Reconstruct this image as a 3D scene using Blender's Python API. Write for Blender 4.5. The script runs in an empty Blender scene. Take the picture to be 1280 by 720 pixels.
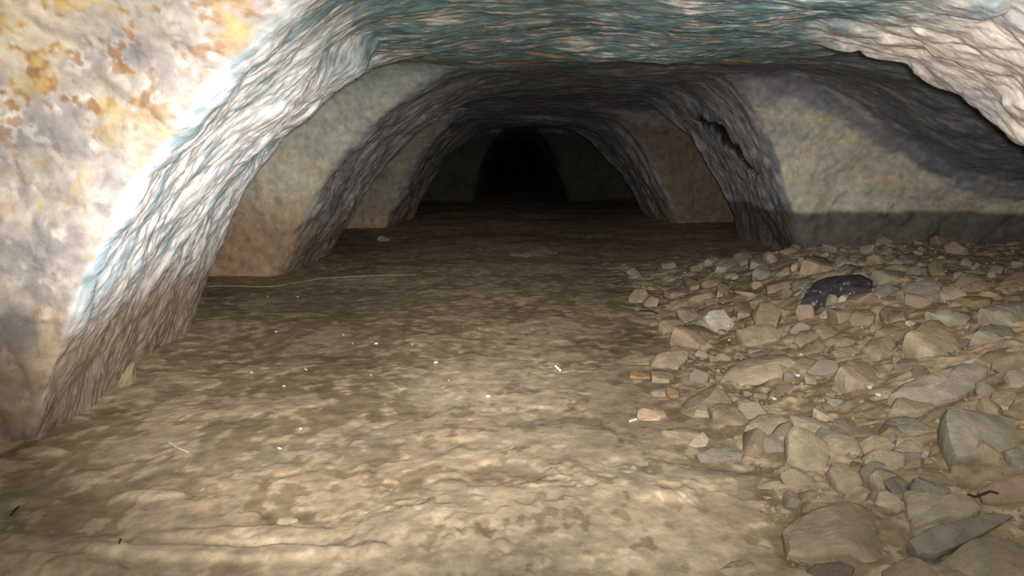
import bpy, math, random
import numpy as np
from mathutils import Vector

# ------------------------------------------------------------------ camera, world, lamps, exposure
scene = bpy.context.scene
COL = scene.collection
EYE = 1.30                                   # eye height above the mud floor (m)
FPX = 1000.0                                 # focal length in pixels of a 1280 wide frame
PITCH = math.atan(163.0 / FPX)               # the camera looks slightly down

cam_d = bpy.data.cameras.new('camera')
cam_d.sensor_width = 36.0
cam_d.lens = 36.0 * FPX / 1280.0
cam_d.clip_start = 0.05
cam = bpy.data.objects.new('camera', cam_d)
cam.location = (0, 0, EYE)
cam.rotation_euler = (math.pi / 2 - PITCH, 0, 0)
COL.objects.link(cam)
scene.camera = cam

world = bpy.data.worlds.new('underground')
world.use_nodes = True
world.node_tree.nodes['Background'].inputs[0].default_value = (0, 0, 0, 1)
scene.world = world

def lamp(name, kind, loc, energy, color, radius, target=None, size=None, blend=None):
    l = bpy.data.lights.new(name, kind)
    l.energy = energy; l.color = color; l.shadow_soft_size = radius
    o = bpy.data.objects.new(name, l); o.location = loc
    if target is not None:
        o.rotation_euler = (Vector(target) - Vector(loc)).to_track_quat('-Z', 'Y').to_euler()
    if size: l.spot_size = math.radians(size)
    if blend is not None: l.spot_blend = blend
    COL.objects.link(o)
    return o

# the photographer's wide head lamp; added spots brighten the floor, sides and depth
LAMP = (0.04, -0.06, 1.335); WARM = (1.0, 0.945, 0.87)
lamp('head_lamp', 'POINT', LAMP, 140, WARM, 0.04)
lamp('torch_beam', 'SPOT', LAMP, 1250, WARM, 0.04, (-1.6, 7.0, 0), 44, 1.0)
lamp('torch_beam', 'SPOT', LAMP, 850, WARM, 0.04, (1.0, 7.0, 0), 44, 1.0)
lamp('torch_beam', 'SPOT', LAMP, 420, WARM, 0.04, (-3.4, 9.0, 1.9), 50, 1.0)
lamp('torch_beam', 'SPOT', LAMP, 1200, WARM, 0.04, (4.6, 9.0, 1.9), 54, 1.0)
lamp('torch_beam', 'SPOT', LAMP, 850, WARM, 0.04, (.3, 11.0, .45), 34, 1.0)

scene.view_settings.view_transform = 'Standard'
scene.view_settings.look = 'None'
scene.view_settings.gamma = 1.0
scene.view_settings.use_curve_mapping = False
scene.view_settings.exposure = 0.18

# ------------------------------------------------------------------ helpers
SIN, COS = math.sin(PITCH), math.cos(PITCH)
def ray(px, py):
    u = (px - 640.0) / FPX; v = (360.0 - py) / FPX
    return np.array([u, COS + v * SIN, -SIN + v * COS])

rng = np.random.RandomState(7)
_G = rng.normal(size=(64 * 64 * 64, 3)).astype(np.float32)
_G /= np.linalg.norm(_G, axis=1)[:, None]
_W = rng.rand(64 * 64 * 64, 3).astype(np.float32)

def pn(x, y, z):
    """gradient noise, about -0.8 .. 0.8"""
    x = np.asarray(x, np.float32); y = np.asarray(y, np.float32); z = np.asarray(z, np.float32)
    ix = np.floor(x).astype(np.int32); iy = np.floor(y).astype(np.int32); iz = np.floor(z).astype(np.int32)
    fx = x - ix; fy = y - iy; fz = z - iz
    u = fx * fx * fx * (fx * (fx * 6 - 15) + 10); v = fy * fy * fy * (fy * (fy * 6 - 15) + 10)
    w = fz * fz * fz * (fz * (fz * 6 - 15) + 10)
    r = 0
    for a in (0, 1):
        wa = u if a else 1 - u
        for b in (0, 1):
            wb = v if b else 1 - v
            for c in (0, 1):
                wc = w if c else 1 - w
                g = _G[(((ix + a) & 63) * 64 + ((iy + b) & 63)) * 64 + ((iz + c) & 63)]
                r = r + wa * wb * wc * (g[..., 0] * (fx - a) + g[..., 1] * (fy - b) + g[..., 2] * (fz - c))
    return r * 1.35

def fbm(x, y, z, o=3, gain=0.5):
    r = 0; a = 1.0; f = 1.0
    for k in range(o):
        r = r + a * pn(x * f + 17.3 * k, y * f + 5.1 * k, z * f - 9.7 * k)
        a *= gain; f *= 2.03
    return r

def worley(x, y, z, chunk=150000):
    """F1, F2 and a tilt value of the nearest cell"""
    n = len(x); F1 = np.empty(n, np.float32); F2 = np.empty(n, np.float32); T = np.empty(n, np.float32)
    for s in range(0, n, chunk):
        X = np.stack([x[s:s + chunk], y[s:s + chunk], z[s:s + chunk]], 1).astype(np.float32)
        I = np.floor(X).astype(np.int32)
        b1 = np.full(len(X), 9.0, np.float32); b2 = b1.copy(); t = np.zeros(len(X), np.float32)
        for a in (-1, 0, 1):
            for b in (-1, 0, 1):
                for c in (-1, 0, 1):
                    J = I + np.array([a, b, c], np.int32)
                    k = ((J[:, 0] & 63) * 64 + (J[:, 1] & 63)) * 64 + (J[:, 2] & 63)
                    D = X - (J + _W[k])
                    q = (D * D).sum(1)
                    m = q < b1
                    b2 = np.where(m, b1, np.minimum(b2, q))
                    b1 = np.where(m, q, b1)
                    t = np.where(m, (D * _G[k]).sum(1), t)
        F1[s:s + chunk] = b1; F2[s:s + chunk] = b2; T[s:s + chunk] = t
    return np.sqrt(F1), np.sqrt(F2), T

def sstep(a, b, x):
    t = np.clip((x - a) / (b - a), 0, 1)
    return t * t * (3 - 2 * t)

def mix(a, b, w):
    return a * (1 - w[:, None]) + np.asarray(b, np.float32) * w[:, None]

def refine(V, T, limit, rounds=5, extra=None):
    """split every edge longer than limit(midpoint) until none is left (conforming)"""
    E = extra
    for r in range(rounds):
        e = np.concatenate([T[:, [0, 1]], T[:, [1, 2]], T[:, [2, 0]]])
        es = np.sort(e, 1).astype(np.int64)
        key = es[:, 0] * len(V) + es[:, 1]
        uk, inv = np.unique(key, return_inverse=True)
        a = uk // len(V); b = uk % len(V)
        L = np.linalg.norm(V[a] - V[b], axis=1)
        M = 0.5 * (V[a] + V[b])
        split = L > limit(M)
        if not split.any(): break
        nid = np.full(len(uk), -1, np.int64)
        nid[split] = len(V) + np.arange(split.sum())
        V = np.concatenate([V, M[split]])
        if E is not None:
            E = np.concatenate([E, 0.5 * (E[a[split]] + E[b[split]])])
        m = nid[inv].reshape(3, -1).T
        cnt = (m >= 0).sum(1)
        out = [T[cnt == 0]]
        t = T[cnt == 3]; q = m[cnt == 3]
        out += [np.stack([t[:, 0], q[:, 0], q[:, 2]], 1), np.stack([q[:, 0], t[:, 1], q[:, 1]], 1),
                np.stack([q[:, 2], q[:, 1], t[:, 2]], 1), q]
        for k in range(3):
            s = (cnt == 1) & (m[:, k] >= 0)
            A, B, C = T[s, k], T[s, (k + 1) % 3], T[s, (k + 2) % 3]; q = m[s, k]
            out += [np.stack([A, q, C], 1), np.stack([q, B, C], 1)]
            s = (cnt == 2) & (m[:, k] < 0)              # edge k unsplit
            A, B, C = T[s, k], T[s, (k + 1) % 3], T[s, (k + 2) % 3]
            p = m[s, (k + 1) % 3]; q = m[s, (k + 2) % 3]
            out += [np.stack([A, B, p], 1), np.stack([A, p, q], 1), np.stack([q, p, C], 1)]
        T = np.concatenate(out)
    return V, T, E

def vnormals(V, T):
    n = np.cross(V[T[:, 1]] - V[T[:, 0]], V[T[:, 2]] - V[T[:, 0]])
    N = np.zeros_like(V)
    for k in range(3):
        for c in range(3):
            N[:, c] += np.bincount(T[:, k], n[:, c], len(V))
    return N / (np.linalg.norm(N, axis=1)[:, None] + 1e-12)

def mesh_obj(name, V, T, N=None, C=None, mat=None, parent=None):
    me = bpy.data.meshes.new(name)
    me.vertices.add(len(V)); me.vertices.foreach_set('co', np.ascontiguousarray(V, np.float32).ravel())
    me.loops.add(len(T) * 3); me.loops.foreach_set('vertex_index', np.ascontiguousarray(T, np.int32).ravel())
    me.polygons.add(len(T)); me.polygons.foreach_set('loop_start', np.arange(len(T), dtype=np.int32) * 3)
    me.update(calc_edges=True)
    me.polygons.foreach_set('use_smooth', np.ones(len(T), bool))
    if C is not None:
        at = me.attributes.new('Col', 'FLOAT_COLOR', 'POINT')
        at.data.foreach_set('color', np.concatenate([C, np.ones((len(C), 1))], 1).astype(np.float32).ravel())
    if N is not None:
        me.normals_split_custom_set_from_vertices(np.ascontiguousarray(N, np.float32))
    me.materials.append(mat)
    o = bpy.data.objects.new(name, me)
    COL.objects.link(o)
    if parent: o.parent = parent
    return o

def submesh(name, V, T, N, C, mat):
    used, inv = np.unique(T, return_inverse=True)
    return mesh_obj(name, V[used], inv.reshape(-1, 3), N[used], C[used], mat)

def tag(o, label=None, cat=None, group=None, kind=None):
    if label: o['label'] = label
    if cat: o['category'] = cat
    if group: o['group'] = group
    if kind: o['kind'] = kind
    return o

# ------------------------------------------------------------------ materials
def new_mat(name):
    m = bpy.data.materials.new(name); m.use_nodes = True
    nt = m.node_tree
    return m, nt, nt.nodes, nt.links, nt.nodes['Principled BSDF']

def surface_mat(name, rough, bumps, var=0.35, spec=0.3, base=None, vscale=14.0, detail_tint=None):
    """vertex colour (or a plain base) broken up by noise, with layered bump; bumps = [(kind, scale, strength, dist, stretch)]"""
    m, nt, nd, lk, pb = new_mat(name)
    geo = nd.new('ShaderNodeTexCoord')
    if base is None:
        c = nd.new('ShaderNodeAttribute'); c.attribute_name = 'Col'; csock = c.outputs['Color']
    else:
        c = nd.new('ShaderNodeRGB'); c.outputs[0].default_value = (*base, 1); csock = c.outputs[0]
    n1 = nd.new('ShaderNodeTexNoise'); n1.inputs['Scale'].default_value = vscale
    n1.inputs['Detail'].default_value = 6; n1.inputs['Roughness'].default_value = 0.65
    lk.new(geo.outputs['Object'], n1.inputs['Vector'])
    mr = nd.new('ShaderNodeMapRange'); mr.inputs[1].default_value = 0.3; mr.inputs[2].default_value = 0.7
    mr.inputs[3].default_value = 1 - var; mr.inputs[4].default_value = 1 + var
    lk.new(n1.outputs['Fac'], mr.inputs[0])
    mx = nd.new('ShaderNodeMix'); mx.data_type = 'RGBA'; mx.blend_type = 'MULTIPLY'; mx.inputs[0].default_value = 1
    lk.new(csock, mx.inputs[6]); lk.new(mr.outputs[0], mx.inputs[7])
    last = mx.outputs[2]
    if detail_tint:
        n2 = nd.new('ShaderNodeTexNoise'); n2.inputs['Scale'].default_value = detail_tint[1]; n2.inputs['Detail'].default_value = 5
        lk.new(geo.outputs['Object'], n2.inputs['Vector'])
        r2 = nd.new('ShaderNodeMapRange'); r2.inputs[1].default_value = detail_tint[2]; r2.inputs[2].default_value = detail_tint[2] + 0.08
        r2.inputs[4].default_value = detail_tint[3]
        lk.new(n2.outputs['Fac'], r2.inputs[0])
        m2 = nd.new('ShaderNodeMix'); m2.data_type = 'RGBA'
        lk.new(r2.outputs[0], m2.inputs[0]); lk.new(last, m2.inputs[6]); m2.inputs[7].default_value = (*detail_tint[0], 1)
        last = m2.outputs[2]
    lk.new(last, pb.inputs['Base Color'])
    pb.inputs['Roughness'].default_value = rough
    pb.inputs['Specular IOR Level'].default_value = spec
    prev = None
    for kind, sc, st, dist, stretch in bumps:
        mp = nd.new('ShaderNodeMapping'); mp.inputs['Scale'].default_value = stretch
        lk.new(geo.outputs['Object'], mp.inputs['Vector'])
        if kind == 'noise':
            t = nd.new('ShaderNodeTexNoise'); t.inputs['Scale'].default_value = sc; t.inputs['Detail'].default_value = 7
            t.inputs['Roughness'].default_value = 0.62; out = t.outputs['Fac']
        else:
            t = nd.new('ShaderNodeTexVoronoi'); t.inputs['Scale'].default_value = sc; out = t.outputs['Distance']
        lk.new(mp.outputs[0], t.inputs['Vector'])
        b = nd.new('ShaderNodeBump'); b.inputs['Strength'].default_value = st; b.inputs['Distance'].default_value = dist
        lk.new(out, b.inputs['Height'])
        if prev: lk.new(prev.outputs[0], b.inputs['Normal'])
        prev = b
    if prev: lk.new(prev.outputs[0], pb.inputs['Normal'])
    return m

M_ROCK = surface_mat('hewn_rock', 0.75, [('noise', 10, 0.3, 0.03, (1, 1.8, 1)), ('voronoi', 24, 0.2, 0.010, (.6, 1.6, .6)), ('noise', 70, 0.25, 0.008, (1, 1, 1))], 0.22, 0.3)
M_MUD = surface_mat('trodden_mud', 0.7, [('noise', 12, 0.25, 0.015, (1.3, 1, 1)), ('noise', 55, 0.4, 0.008, (1.3, 1, 1))], 0.32, 0.3, vscale=11)
def stone_mat(name, base, tint=None):
    return surface_mat(name, 0.78, [('noise', 14, 0.45, 0.03, (1, 1, 1)), ('noise', 60, 0.4, 0.01, (1, 1, 1))], 0.28, 0.25, base=base, vscale=11,
                       detail_tint=tint)
SM = {
    'clay': stone_mat('clay_coated_stone', (.255, .197, .132)),
    'tan': stone_mat('tan_stone', (.295, .238, .165)),
    'pale': stone_mat('pale_stone', (.40, .335, .245)),
    'grey': stone_mat('grey_stone', (.24, .208, .165)),
    'green': stone_mat('greenish_stone', (.255, .24, .175)),
    'red': stone_mat('reddish_stone', (.265, .19, .135)),
    'peach': stone_mat('peach_stone', (.50, .355, .24)),
    'orange': stone_mat('orange_stone', (.33, .225, .12)),
    'white': stone_mat('white_streaked_stone', (.40, .36, .29), ((.75, .70, .66), 9, .5, .9)),
    'quartz': stone_mat('white_pebble', (.72, .68, .58)),
    'dark': stone_mat('dark_stone', (.16, .13, .10)),
    'purple': stone_mat('purple_stone', (.17, .14, .145)),
    'black': stone_mat('blackened_lump', (.045, .042, .05), ((.42, .37, .37), 17, .60, .7)),
    'moss': stone_mat('mossy_stone', (.22, .18, .085)),
    'twig': stone_mat('dark_red_twig', (.07, .018, .014)),
    'darktwig': stone_mat('dark_twig', (.03, .025, .02)),
    'straw': stone_mat('dry_straw', (.55, .48, .36)),
    'paper': stone_mat('white_paper', (.85, .83, .78)),
    'cord': stone_mat('thin_cord', (.36, .31, .2)),
}

# ------------------------------------------------------------------ plan of the gallery
def lean(x, y, P, Rr, Rf, wob):
    """0 at the foot of a convex pillar, 1 where its leaning wall runs out under the roof; also how much it faces a cross-cut"""
    cx = sum(p[0] for p in P) / len(P); cy = sum(p[1] for p in P) / len(P)
    num = 0; fac = 0; K = .07; top = None; L = []
    for i in range(len(P)):
        (x0, y0), (x1, y1) = P[i], P[(i + 1) % len(P)]
        nx_, ny_ = y1 - y0, x0 - x1
        l = math.hypot(nx_, ny_); nx_ /= l; ny_ /= l
        if (x0 - cx) * nx_ + (y0 - cy) * ny_ < 0: nx_, ny_ = -nx_, -ny_
        rib = abs(nx_) > .6
        L.append((((x - x0) * nx_ + (y - y0) * ny_ + wob) / (Rr if rib else Rf), 0.0 if rib else 1.0))
    top = L[0][0]
    for t, f in L[1:]: top = np.maximum(top, t)
    for t, f in L:
        e = np.exp(np.clip((t - top) / K, -40, 0)); num = num + e; fac = fac + e * f
    return top + K * np.log(num), fac / num

# name, footprint, corner radius, reach of the wall under the roof on the gallery side, the same on the cross-cut side
PILLARS = [
    ('wall_left_near',   [(-2.18, 3.43), (-2.54, 6.1), (-9, 6.3), (-9, 3.30)], .12, 1.85, .55),
    ('wall_left_middle', [(-2.60, 8.85), (-2.45, 11.0), (-9, 11.2), (-9, 8.85)], .12, 2.55, .7),
    ('wall_left_far',    [(-2.40, 15.0), (-2.2, 17.6), (-9, 17.8), (-9, 15.0)], .2, 1.9, .9),
    ('wall_right_near',  [(3.95, -3), (3.95, 4.6), (9.5, 4.6), (9.5, -3)], .25, 2.5, .5),
    ('wall_right_middle',[(3.62, 9.75), (3.45, 12.2), (9.5, 12.4), (9.5, 9.75)], .12, 1.6, .8),
    ('wall_right_far',   [(3.15, 15.0), (2.9, 17.6), (9.5, 17.8), (9.5, 15.0)], .2, 1.9, .9),
    ('wall_far_left',    [(-1.15, 25.0), (-1.0, 83.0), (-9, 83.0), (-9, 25.0)], .2, 1.0, .8),
    ('wall_far_right',   [(1.75, 25.0), (1.6, 83.0), (9.5, 83.0), (9.5, 25.0)], .2, 1.3, .8),
    ('wall_back',        [(-9.5, -4.5), (10, -4.5), (10, -2.8), (-9.5, -2.8)], .2, 1.0, .8),
    ('wall_far_end',     [(-9.5, 80.0), (10, 80.0), (10, 84), (-9.5, 84)], .2, 1.0, .8),
    ('wall_left_side',   [(-9.8, -4), (-8.2, -4), (-8.2, 84), (-9.8, 84)], .2, 1.0, .8),
    ('wall_right_side',  [(8.6, -4), (10.4, -4), (10.4, 84), (8.6, 84)], .2, 1.0, .8),
]

def heap_h(x, y):
    """broad shape of the rubble heap on the right"""
    edge = 0.95 + 0.12 * np.sin(y * 1.7) + 0.05 * (y - 4)
    up = sstep(0, 1.0, (x - edge) / 2.2)
    fall = 1 - sstep(8.0, 10.2, y)
    near = 1 - 0.25 * sstep(3.2, 1.5, y)
    return 0.40 * up * (0.25 + 0.75 * fall) * near

# ------------------------------------------------------------------ roof and walls: one hewn surface, split by pillar
gx = np.arange(-9.0, 9.41, 0.045)
gy = [-3.4]
while gy[-1] < 81.0:
    v = gy[-1]
    gy.append(v + (0.10 if v < 2.3 else 0.022 if v < 6.6 else 0.035 if v < 13 else 0.07 if v < 22 else .16 if v < 27 else .6))
gy = np.array(gy)
X, Y = np.meshgrid(gx, gy)
wob = 0.10 * fbm(X * .9, Y * .9, X * 0 + .5, 3)
HC = 2.02 + 0.22 * sstep(5.5, 9.0, Y) - 0.26 * sstep(12.5, 17.0, Y) + .2 * sstep(18, 20, Y) + 0.05 * pn(X * .5, Y * .5, X * 0 + 3.3)
HC = HC - 1.15 * sstep(2.7, 5.8, X) * sstep(6.0, 9.3, Y) * (1 - sstep(11, 13, Y))        # the right cross-cut's roof comes down
HC = HC + 0.12 * sstep(2.0, 3.5, X) * sstep(4.8, 5.4, Y) * (1 - sstep(5.8, 7.5, Y))
Z = HC.copy(); FACE = np.zeros(X.shape)
best = np.full(X.shape, 1e9)
for i, (nm, P, r, Rr, Rf) in enumerate(PILLARS):
    t, fac = lean(X, Y, P, Rr, Rf, wob)
    zi = np.where(t < 1, HC * (1 - np.clip(1 - t, 0, None) ** 2), HC + .25 * np.clip(t - 1, 0, 1))
    zi = np.where(t < -0.35, HC * (1 - 1.35 ** 2), zi)
    m = zi < best
    best = np.where(m, zi, best)
    FACE = np.where(m, fac, FACE)
    k = 0.10                                            # smooth minimum against what is there already
    h = np.clip(0.5 + 0.5 * (Z - zi) / k, 0, 1)
    Z = Z * (1 - h) + zi * h - k * h * (1 - h)
# the hanging lump where the near left rib meets the roof
lump = sstep(-.86, -.98, X + .10 * np.sin(Y * 5)) * sstep(-1.75, -1.25, X) * sstep(3.7, 4.25, Y) * (1 - sstep(5.0, 6.0, Y))
Z = Z - 0.13 * lump
WALL = 1 - sstep(.80, .97, Z / HC)

ny, nx = X.shape
idx = np.arange(ny * nx).reshape(ny, nx)
a, b, c, d = idx[:-1, :-1].ravel(), idx[:-1, 1:].ravel(), idx[1:, 1:].ravel(), idx[1:, :-1].ravel()
T = np.concatenate([np.stack([a, c, b], 1), np.stack([a, d, c], 1)])     # facing down, into the gallery
V = np.stack([X, Y, Z], 2).reshape(-1, 3)
keep = (V[T][:, :, 2] > -0.18).any(1)
T = T[keep]
E = np.stack([FACE.ravel(), WALL.ravel(), HC.ravel()], 1)

def in_view(M, margin):
    dep = np.maximum(M[:, 1], .05)
    u = np.abs(M[:, 0]) / dep
    w = (M[:, 2] - EYE) / dep
    return (M[:, 1] > 1.2) & (u < .64 + margin) & (w < .20 + margin)
def lim_rock(M):
    dist = np.linalg.norm(M - np.array([0, 0, EYE]), axis=1)
    v = in_view(M, .12)
    return np.where(v, np.maximum(.0130, .0048 * dist), .12 + .01 * dist)
V, T, E = refine(V, T, lim_rock, 5, E)
V = V.astype(np.float32)
used, inv = np.unique(T, return_inverse=True); T = inv.reshape(-1, 3); V = V[used]; E = E[used]
N = vnormals(V, T)
for _ in range(6):                                                   # soften the directions along sharp corners so the relief does not fold over
    M = N[T].mean(1)
    N = np.stack([sum(np.bincount(T[:, k], M[:, c_], len(V)) for k in range(3)) for c_ in range(3)], 1)
    N = N / (np.linalg.norm(N, axis=1)[:, None] + 1e-12)
FACEv, WALLv, HCv = E[:, 0], E[:, 1], E[:, 2]
x, y, z = V[:, 0], V[:, 1], V[:, 2]
# which pillar a vertex belongs to
pd = np.stack([lean(x, y, P, Rr, Rf, 0)[0] for nm, P, r, Rr, Rf in PILLARS], 1)
pidv = pd.argmin(1)

iso = np.clip(FACEv * WALLv, 0, 1)                                   # cross-cut faces: lumpy; ribs and roof: long pick strokes
nearR = (pidv == 3) * sstep(5.9, 5.0, y) * sstep(1.4, 2.1, x)
iso = np.maximum(iso, nearR)
sh = y + .30 * np.abs(x) + .10 * fbm(x * 2, y * 2, z * 2, 2)
F1, F2, Tl = worley(2.2 * x, 4.6 * sh, 2.4 * z)
G1, G2, Tg = worley(3.2 * x + .3 * z, 3.2 * y, 3.6 * z)
big = fbm(x * .8, y * .8, z * .8, 3)
med = fbm(x * 2.6, y * 3.4, z * 2.6, 3)
fine = fbm(x * 11, y * 17, z * 11, 3, .6)
stroke = (.55 - F1) * .9 + .6 * Tl * sstep(0, .18, F2 - F1)
facet = (.5 - G1) * .6 + 1.0 * Tg * sstep(0, .28, G2 - G1)
roofw = 1 - WALLv
disp = .07 * big + (.028 - .014 * roofw) * med + .005 * fine
disp += (1 - iso) * (.031 * stroke) * (1 - .55 * roofw) * (.35 + .65 * sstep(.1, .8, z))
disp += iso * (.046 + .014 * (pidv == 3) + .022 * (pidv == 0)) * facet
F1b, F2b, Tb = worley(7 * x, 14 * sh, 7.5 * z)
disp += (.008 * (.5 - F1b) + .009 * Tb * sstep(0, .2, F2b - F1b)) * (1 - .1 * iso) * (1 - .4 * roofw)
# the dark open crack on the middle right rib
crack = [(11.1, 1.80), (10.75, 1.68), (10.70, 1.52), (10.45, 1.40), (10.50, 1.26), (10.2, 1.10)]
cd = np.full(len(x), 9.0)
Q = np.stack([y, z], 1)
for A, B in zip(crack[:-1], crack[1:]):
    A = np.array(A); B = np.array(B); AB = B - A
    t = np.clip(((Q - A) @ AB) / (AB @ AB), 0, 1)
    q = (Q - (A + t[:, None] * AB)) * np.array([.17, .6])
    cd = np.minimum(cd, np.sqrt((q * q).sum(1)))
cd = cd + .03 * fbm(x * 9, y * 9, z * 9, 2) + .02 * (z < 1.3)
crackw = (1 - sstep(.02, .06, cd)) * (pidv == 4) * (FACEv < .4) * (y > 9.9)
disp -= .09 * crackw
# ledge along the damp line of the right cross-cut wall
V2 = V + N * disp[:, None].astype(np.float32)
N2 = vnormals(V2, T)

# colours of the rock itself, with light falloff painted on the deep pillars
n_lo = fbm(x * 1.1 + 4, y * 1.1, z * 1.1, 3)
n_mi = fbm(x * 3.3, y * 3.3 + 9, z * 3.3, 4, .6)
n_hi = fbm(x * 9.0, y * 9.0, z * 9.0 + 5, 3, .6)
n_st = fbm(x * 1.6, y * 11.0, z * 1.8, 4, .62)                      # streaks running across the roof
n_s2 = fbm(x * 3.2 + 8, y * 19.0, z * 3, 3, .6)
n = len(x)
teal = np.array([.155, .275, .305]); slate = np.array([.165, .170, .190])
Crf = mix(np.tile(teal, (n, 1)), (.20, .245, .26), sstep(-.1, .6, n_st))
Crf = mix(Crf, (.085, .14, .17), sstep(.1, .55, -n_st))
Crf = mix(Crf, (.62, .57, .52), sstep(.20, .48, n_s2 + .35 * n_mi) * .8)
Crf = mix(Crf, (.40, .36, .30), sstep(.15, .5, n_lo) * sstep(-.1, -1.5, x) * .6)
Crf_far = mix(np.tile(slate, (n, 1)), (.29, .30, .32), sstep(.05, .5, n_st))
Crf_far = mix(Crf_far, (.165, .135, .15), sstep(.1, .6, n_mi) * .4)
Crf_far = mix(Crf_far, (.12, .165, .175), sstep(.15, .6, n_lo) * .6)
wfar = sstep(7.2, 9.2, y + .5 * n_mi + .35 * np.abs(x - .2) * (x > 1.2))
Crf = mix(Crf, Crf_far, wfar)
arch = sstep(-.15, -.7, x) * sstep(4.6, 5.6, y) * (1 - sstep(7.6, 8.4, y))
Crf = mix(Crf, (.58, .53, .47), arch * sstep(-.05, .25, n_s2 + .4 * n_st) * .75)
C = Crf
def put(C, col, w):
    return mix(C, col, np.clip(w, 0, 1).astype(np.float32))
# pale ribs
riblight = np.tile(np.array([.68, .70, .735]), (n, 1))
riblight = mix(riblight, (.33, .43, .50), sstep(.0, .5, n_st + .5 * n_mi))
riblight = mix(riblight, (.78, .74, .72), sstep(.1, .5, n_s2) * .8)
ribgrey = mix(np.tile(np.array([.27, .26, .265]), (n, 1)), (.38, .37, .365), sstep(.05, .55, n_st))
ribgrey = mix(ribgrey, (.17, .18, .20), sstep(.05, .5, -n_mi))
n_v = fbm(x * 22, y * 22, z * 22 + 3, 2, .6)
cream = mix(np.tile(np.array([.50, .455, .425]), (n, 1)), (.60, .53, .42), sstep(-.1, .4, n_lo))
cream = mix(cream, (.36, .33, .335), sstep(.02, .40, -n_mi + .3 * n_hi) * .8)
cream = mix(cream, (.70, .66, .60), sstep(.25, .5, n_hi - .4 * n_mi) * .6)
zone = sstep(-.35, .35, n_lo + .25 - .5 * np.abs(z - 1.55))
cream = mix(cream, (.43, .275, .10), sstep(.10, .36, .6 * n_mi + .75 * n_hi + .35 * n_v) * (.25 + .65 * zone))
cream = mix(cream, (.27, .155, .095), sstep(.25, .45, .8 * n_hi + .6 * n_v - .15 * n_mi) * (.2 + .6 * zone))
cream = mix(cream, (.60, .46, .20), sstep(.3, .5, n_mi - .5 * n_hi) * .6)
face2 = mix(np.tile(np.array([.48, .46, .375]), (n, 1)), (.33, .35, .31), sstep(0, .4, n_lo))
face2 = mix(face2, (.50, .42, .28), sstep(.15, .45, n_mi + .3 * n_hi) * .6)
face2 = mix(face2, (.33, .22, .13), sstep(.42, .56, n_hi + .4 * n_mi) * .6)
pinkw = mix(np.tile(np.array([.62, .565, .52]), (n, 1)), (.72, .67, .62), sstep(0, .4, n_mi))
pinkw = mix(pinkw, (.40, .39, .41), sstep(.15, .5, -n_mi + .2 * n_hi) * .8)
for pid in range(len(PILLARS)):
    mk = (pidv == pid).astype(np.float32)
    wz = WALLv * mk
    fw = sstep(.32, .52, FACEv + .10 * n_mi)
    if pid == 0:
        reach = mk * np.maximum(sstep(1.02, .80, z / HCv + .08 * n_mi), fw * sstep(1.1, 1.0, z / HCv)) * sstep(-.62, -.95, x + .12 * n_mi)
        C = mix(C, riblight, reach); C = mix(C, cream, reach * fw)
    elif pid == 3:
        reach = mk * sstep(1.5, 2.2, x + .25 * n_mi) * sstep(5.8, 5.2, y + .15 * n_mi)
        C = mix(C, pinkw, reach)
    elif pid in (1, 4):
        reach = mk * sstep(1.0, .84, z / HCv + .05 * n_mi)
        C = mix(C, ribgrey, reach)
        top = .93 if pid == 1 else .86 - .055 * np.clip(x - 4.0, 0, 4)
        C = mix(C, face2, reach * fw * sstep(top + .03, top - .02, z / HCv + .03 * n_mi))
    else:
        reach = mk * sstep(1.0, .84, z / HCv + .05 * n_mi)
        # third pair browner and darker, innermost near black: light falloff put into the colour
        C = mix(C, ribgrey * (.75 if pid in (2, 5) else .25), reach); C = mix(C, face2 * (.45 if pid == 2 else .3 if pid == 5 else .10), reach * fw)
# mud splashed and dried on the feet of the walls, the damp band of the right cross-cut
mudh = np.where(pidv == 0, .60, np.where(pidv == 1, .55, .42)) + .10 * n_lo + .06 * n_mi
wm = sstep(.28, -.22, z - mudh)
C = mix(C, np.where((n_mi > .1)[:, None], (.30, .225, .16), (.225, .165, .115)), wm * np.where(pidv == 4, 0, np.where(pidv > 5, 0, np.where(pidv == 5, .5, .92))))
band = (pidv == 4) * sstep(.03, -.03, z - (.66 + .012 * n_mi))
C = mix(C, (.095, .085, .078), band * .92)
C = mix(C, (.22, .17, .11), (pidv == 4) * sstep(.25, .05, z) * .6)
C = mix(C, (.13, .085, .05), (pidv == 5) * FACEv * WALLv * .75)
lw = (pidv == 1) * FACEv * sstep(1.15, .55, z + .15 * n_lo) * .75
C = mix(C, (.29, .345, .31), (pidv == 1) * FACEv * sstep(1.1, 1.6, z + .2 * n_lo) * .6)
C = mix(C, (.30, .19, .115), lw)
q = ray(16, 420) * (3.35 / ray(16, 420)[1]) + np.array([0, 0, EYE])          # dark damp stain low on the near left pillar
dd = np.sqrt(((x - q[0]) / .16) ** 2 + ((y - q[1]) / .5) ** 2 + ((z - q[2]) / .10) ** 2) + .5 * n_mi
C = put(C, (.14, .12, .11), sstep(1.1, .6, dd) * .75)
C = put(C, (.015, .014, .016), crackw * 3.0)
# ochre and cream spalls on the roof
for (px, py, zz, rx, ry, col) in [(921, 68, 2.18, .16, .12, (.58, .40, .16)), (690, 62, 2.1, .20, .16, (.62, .38, .24)), (655, 86, 2.15, .28, .14, (.36, .24, .17)),
                                  (1128, 19, 1.82, .075, .09, (.80, .60, .30)), (625, 5, 2.0, .14, .12, (.66, .60, .52))]:
    r_ = ray(px, py); s_ = (zz - EYE) / r_[2]; q = r_ * s_
    dd = np.sqrt(((x - q[0]) / rx) ** 2 + ((y - q[1]) / ry) ** 2) + .35 * n_hi
    C = put(C, col, sstep(1.05, .8, dd) * (z > 1.2))
C = np.clip(C * (1 + .25 * n_hi[:, None]), .01, .92)

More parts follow.
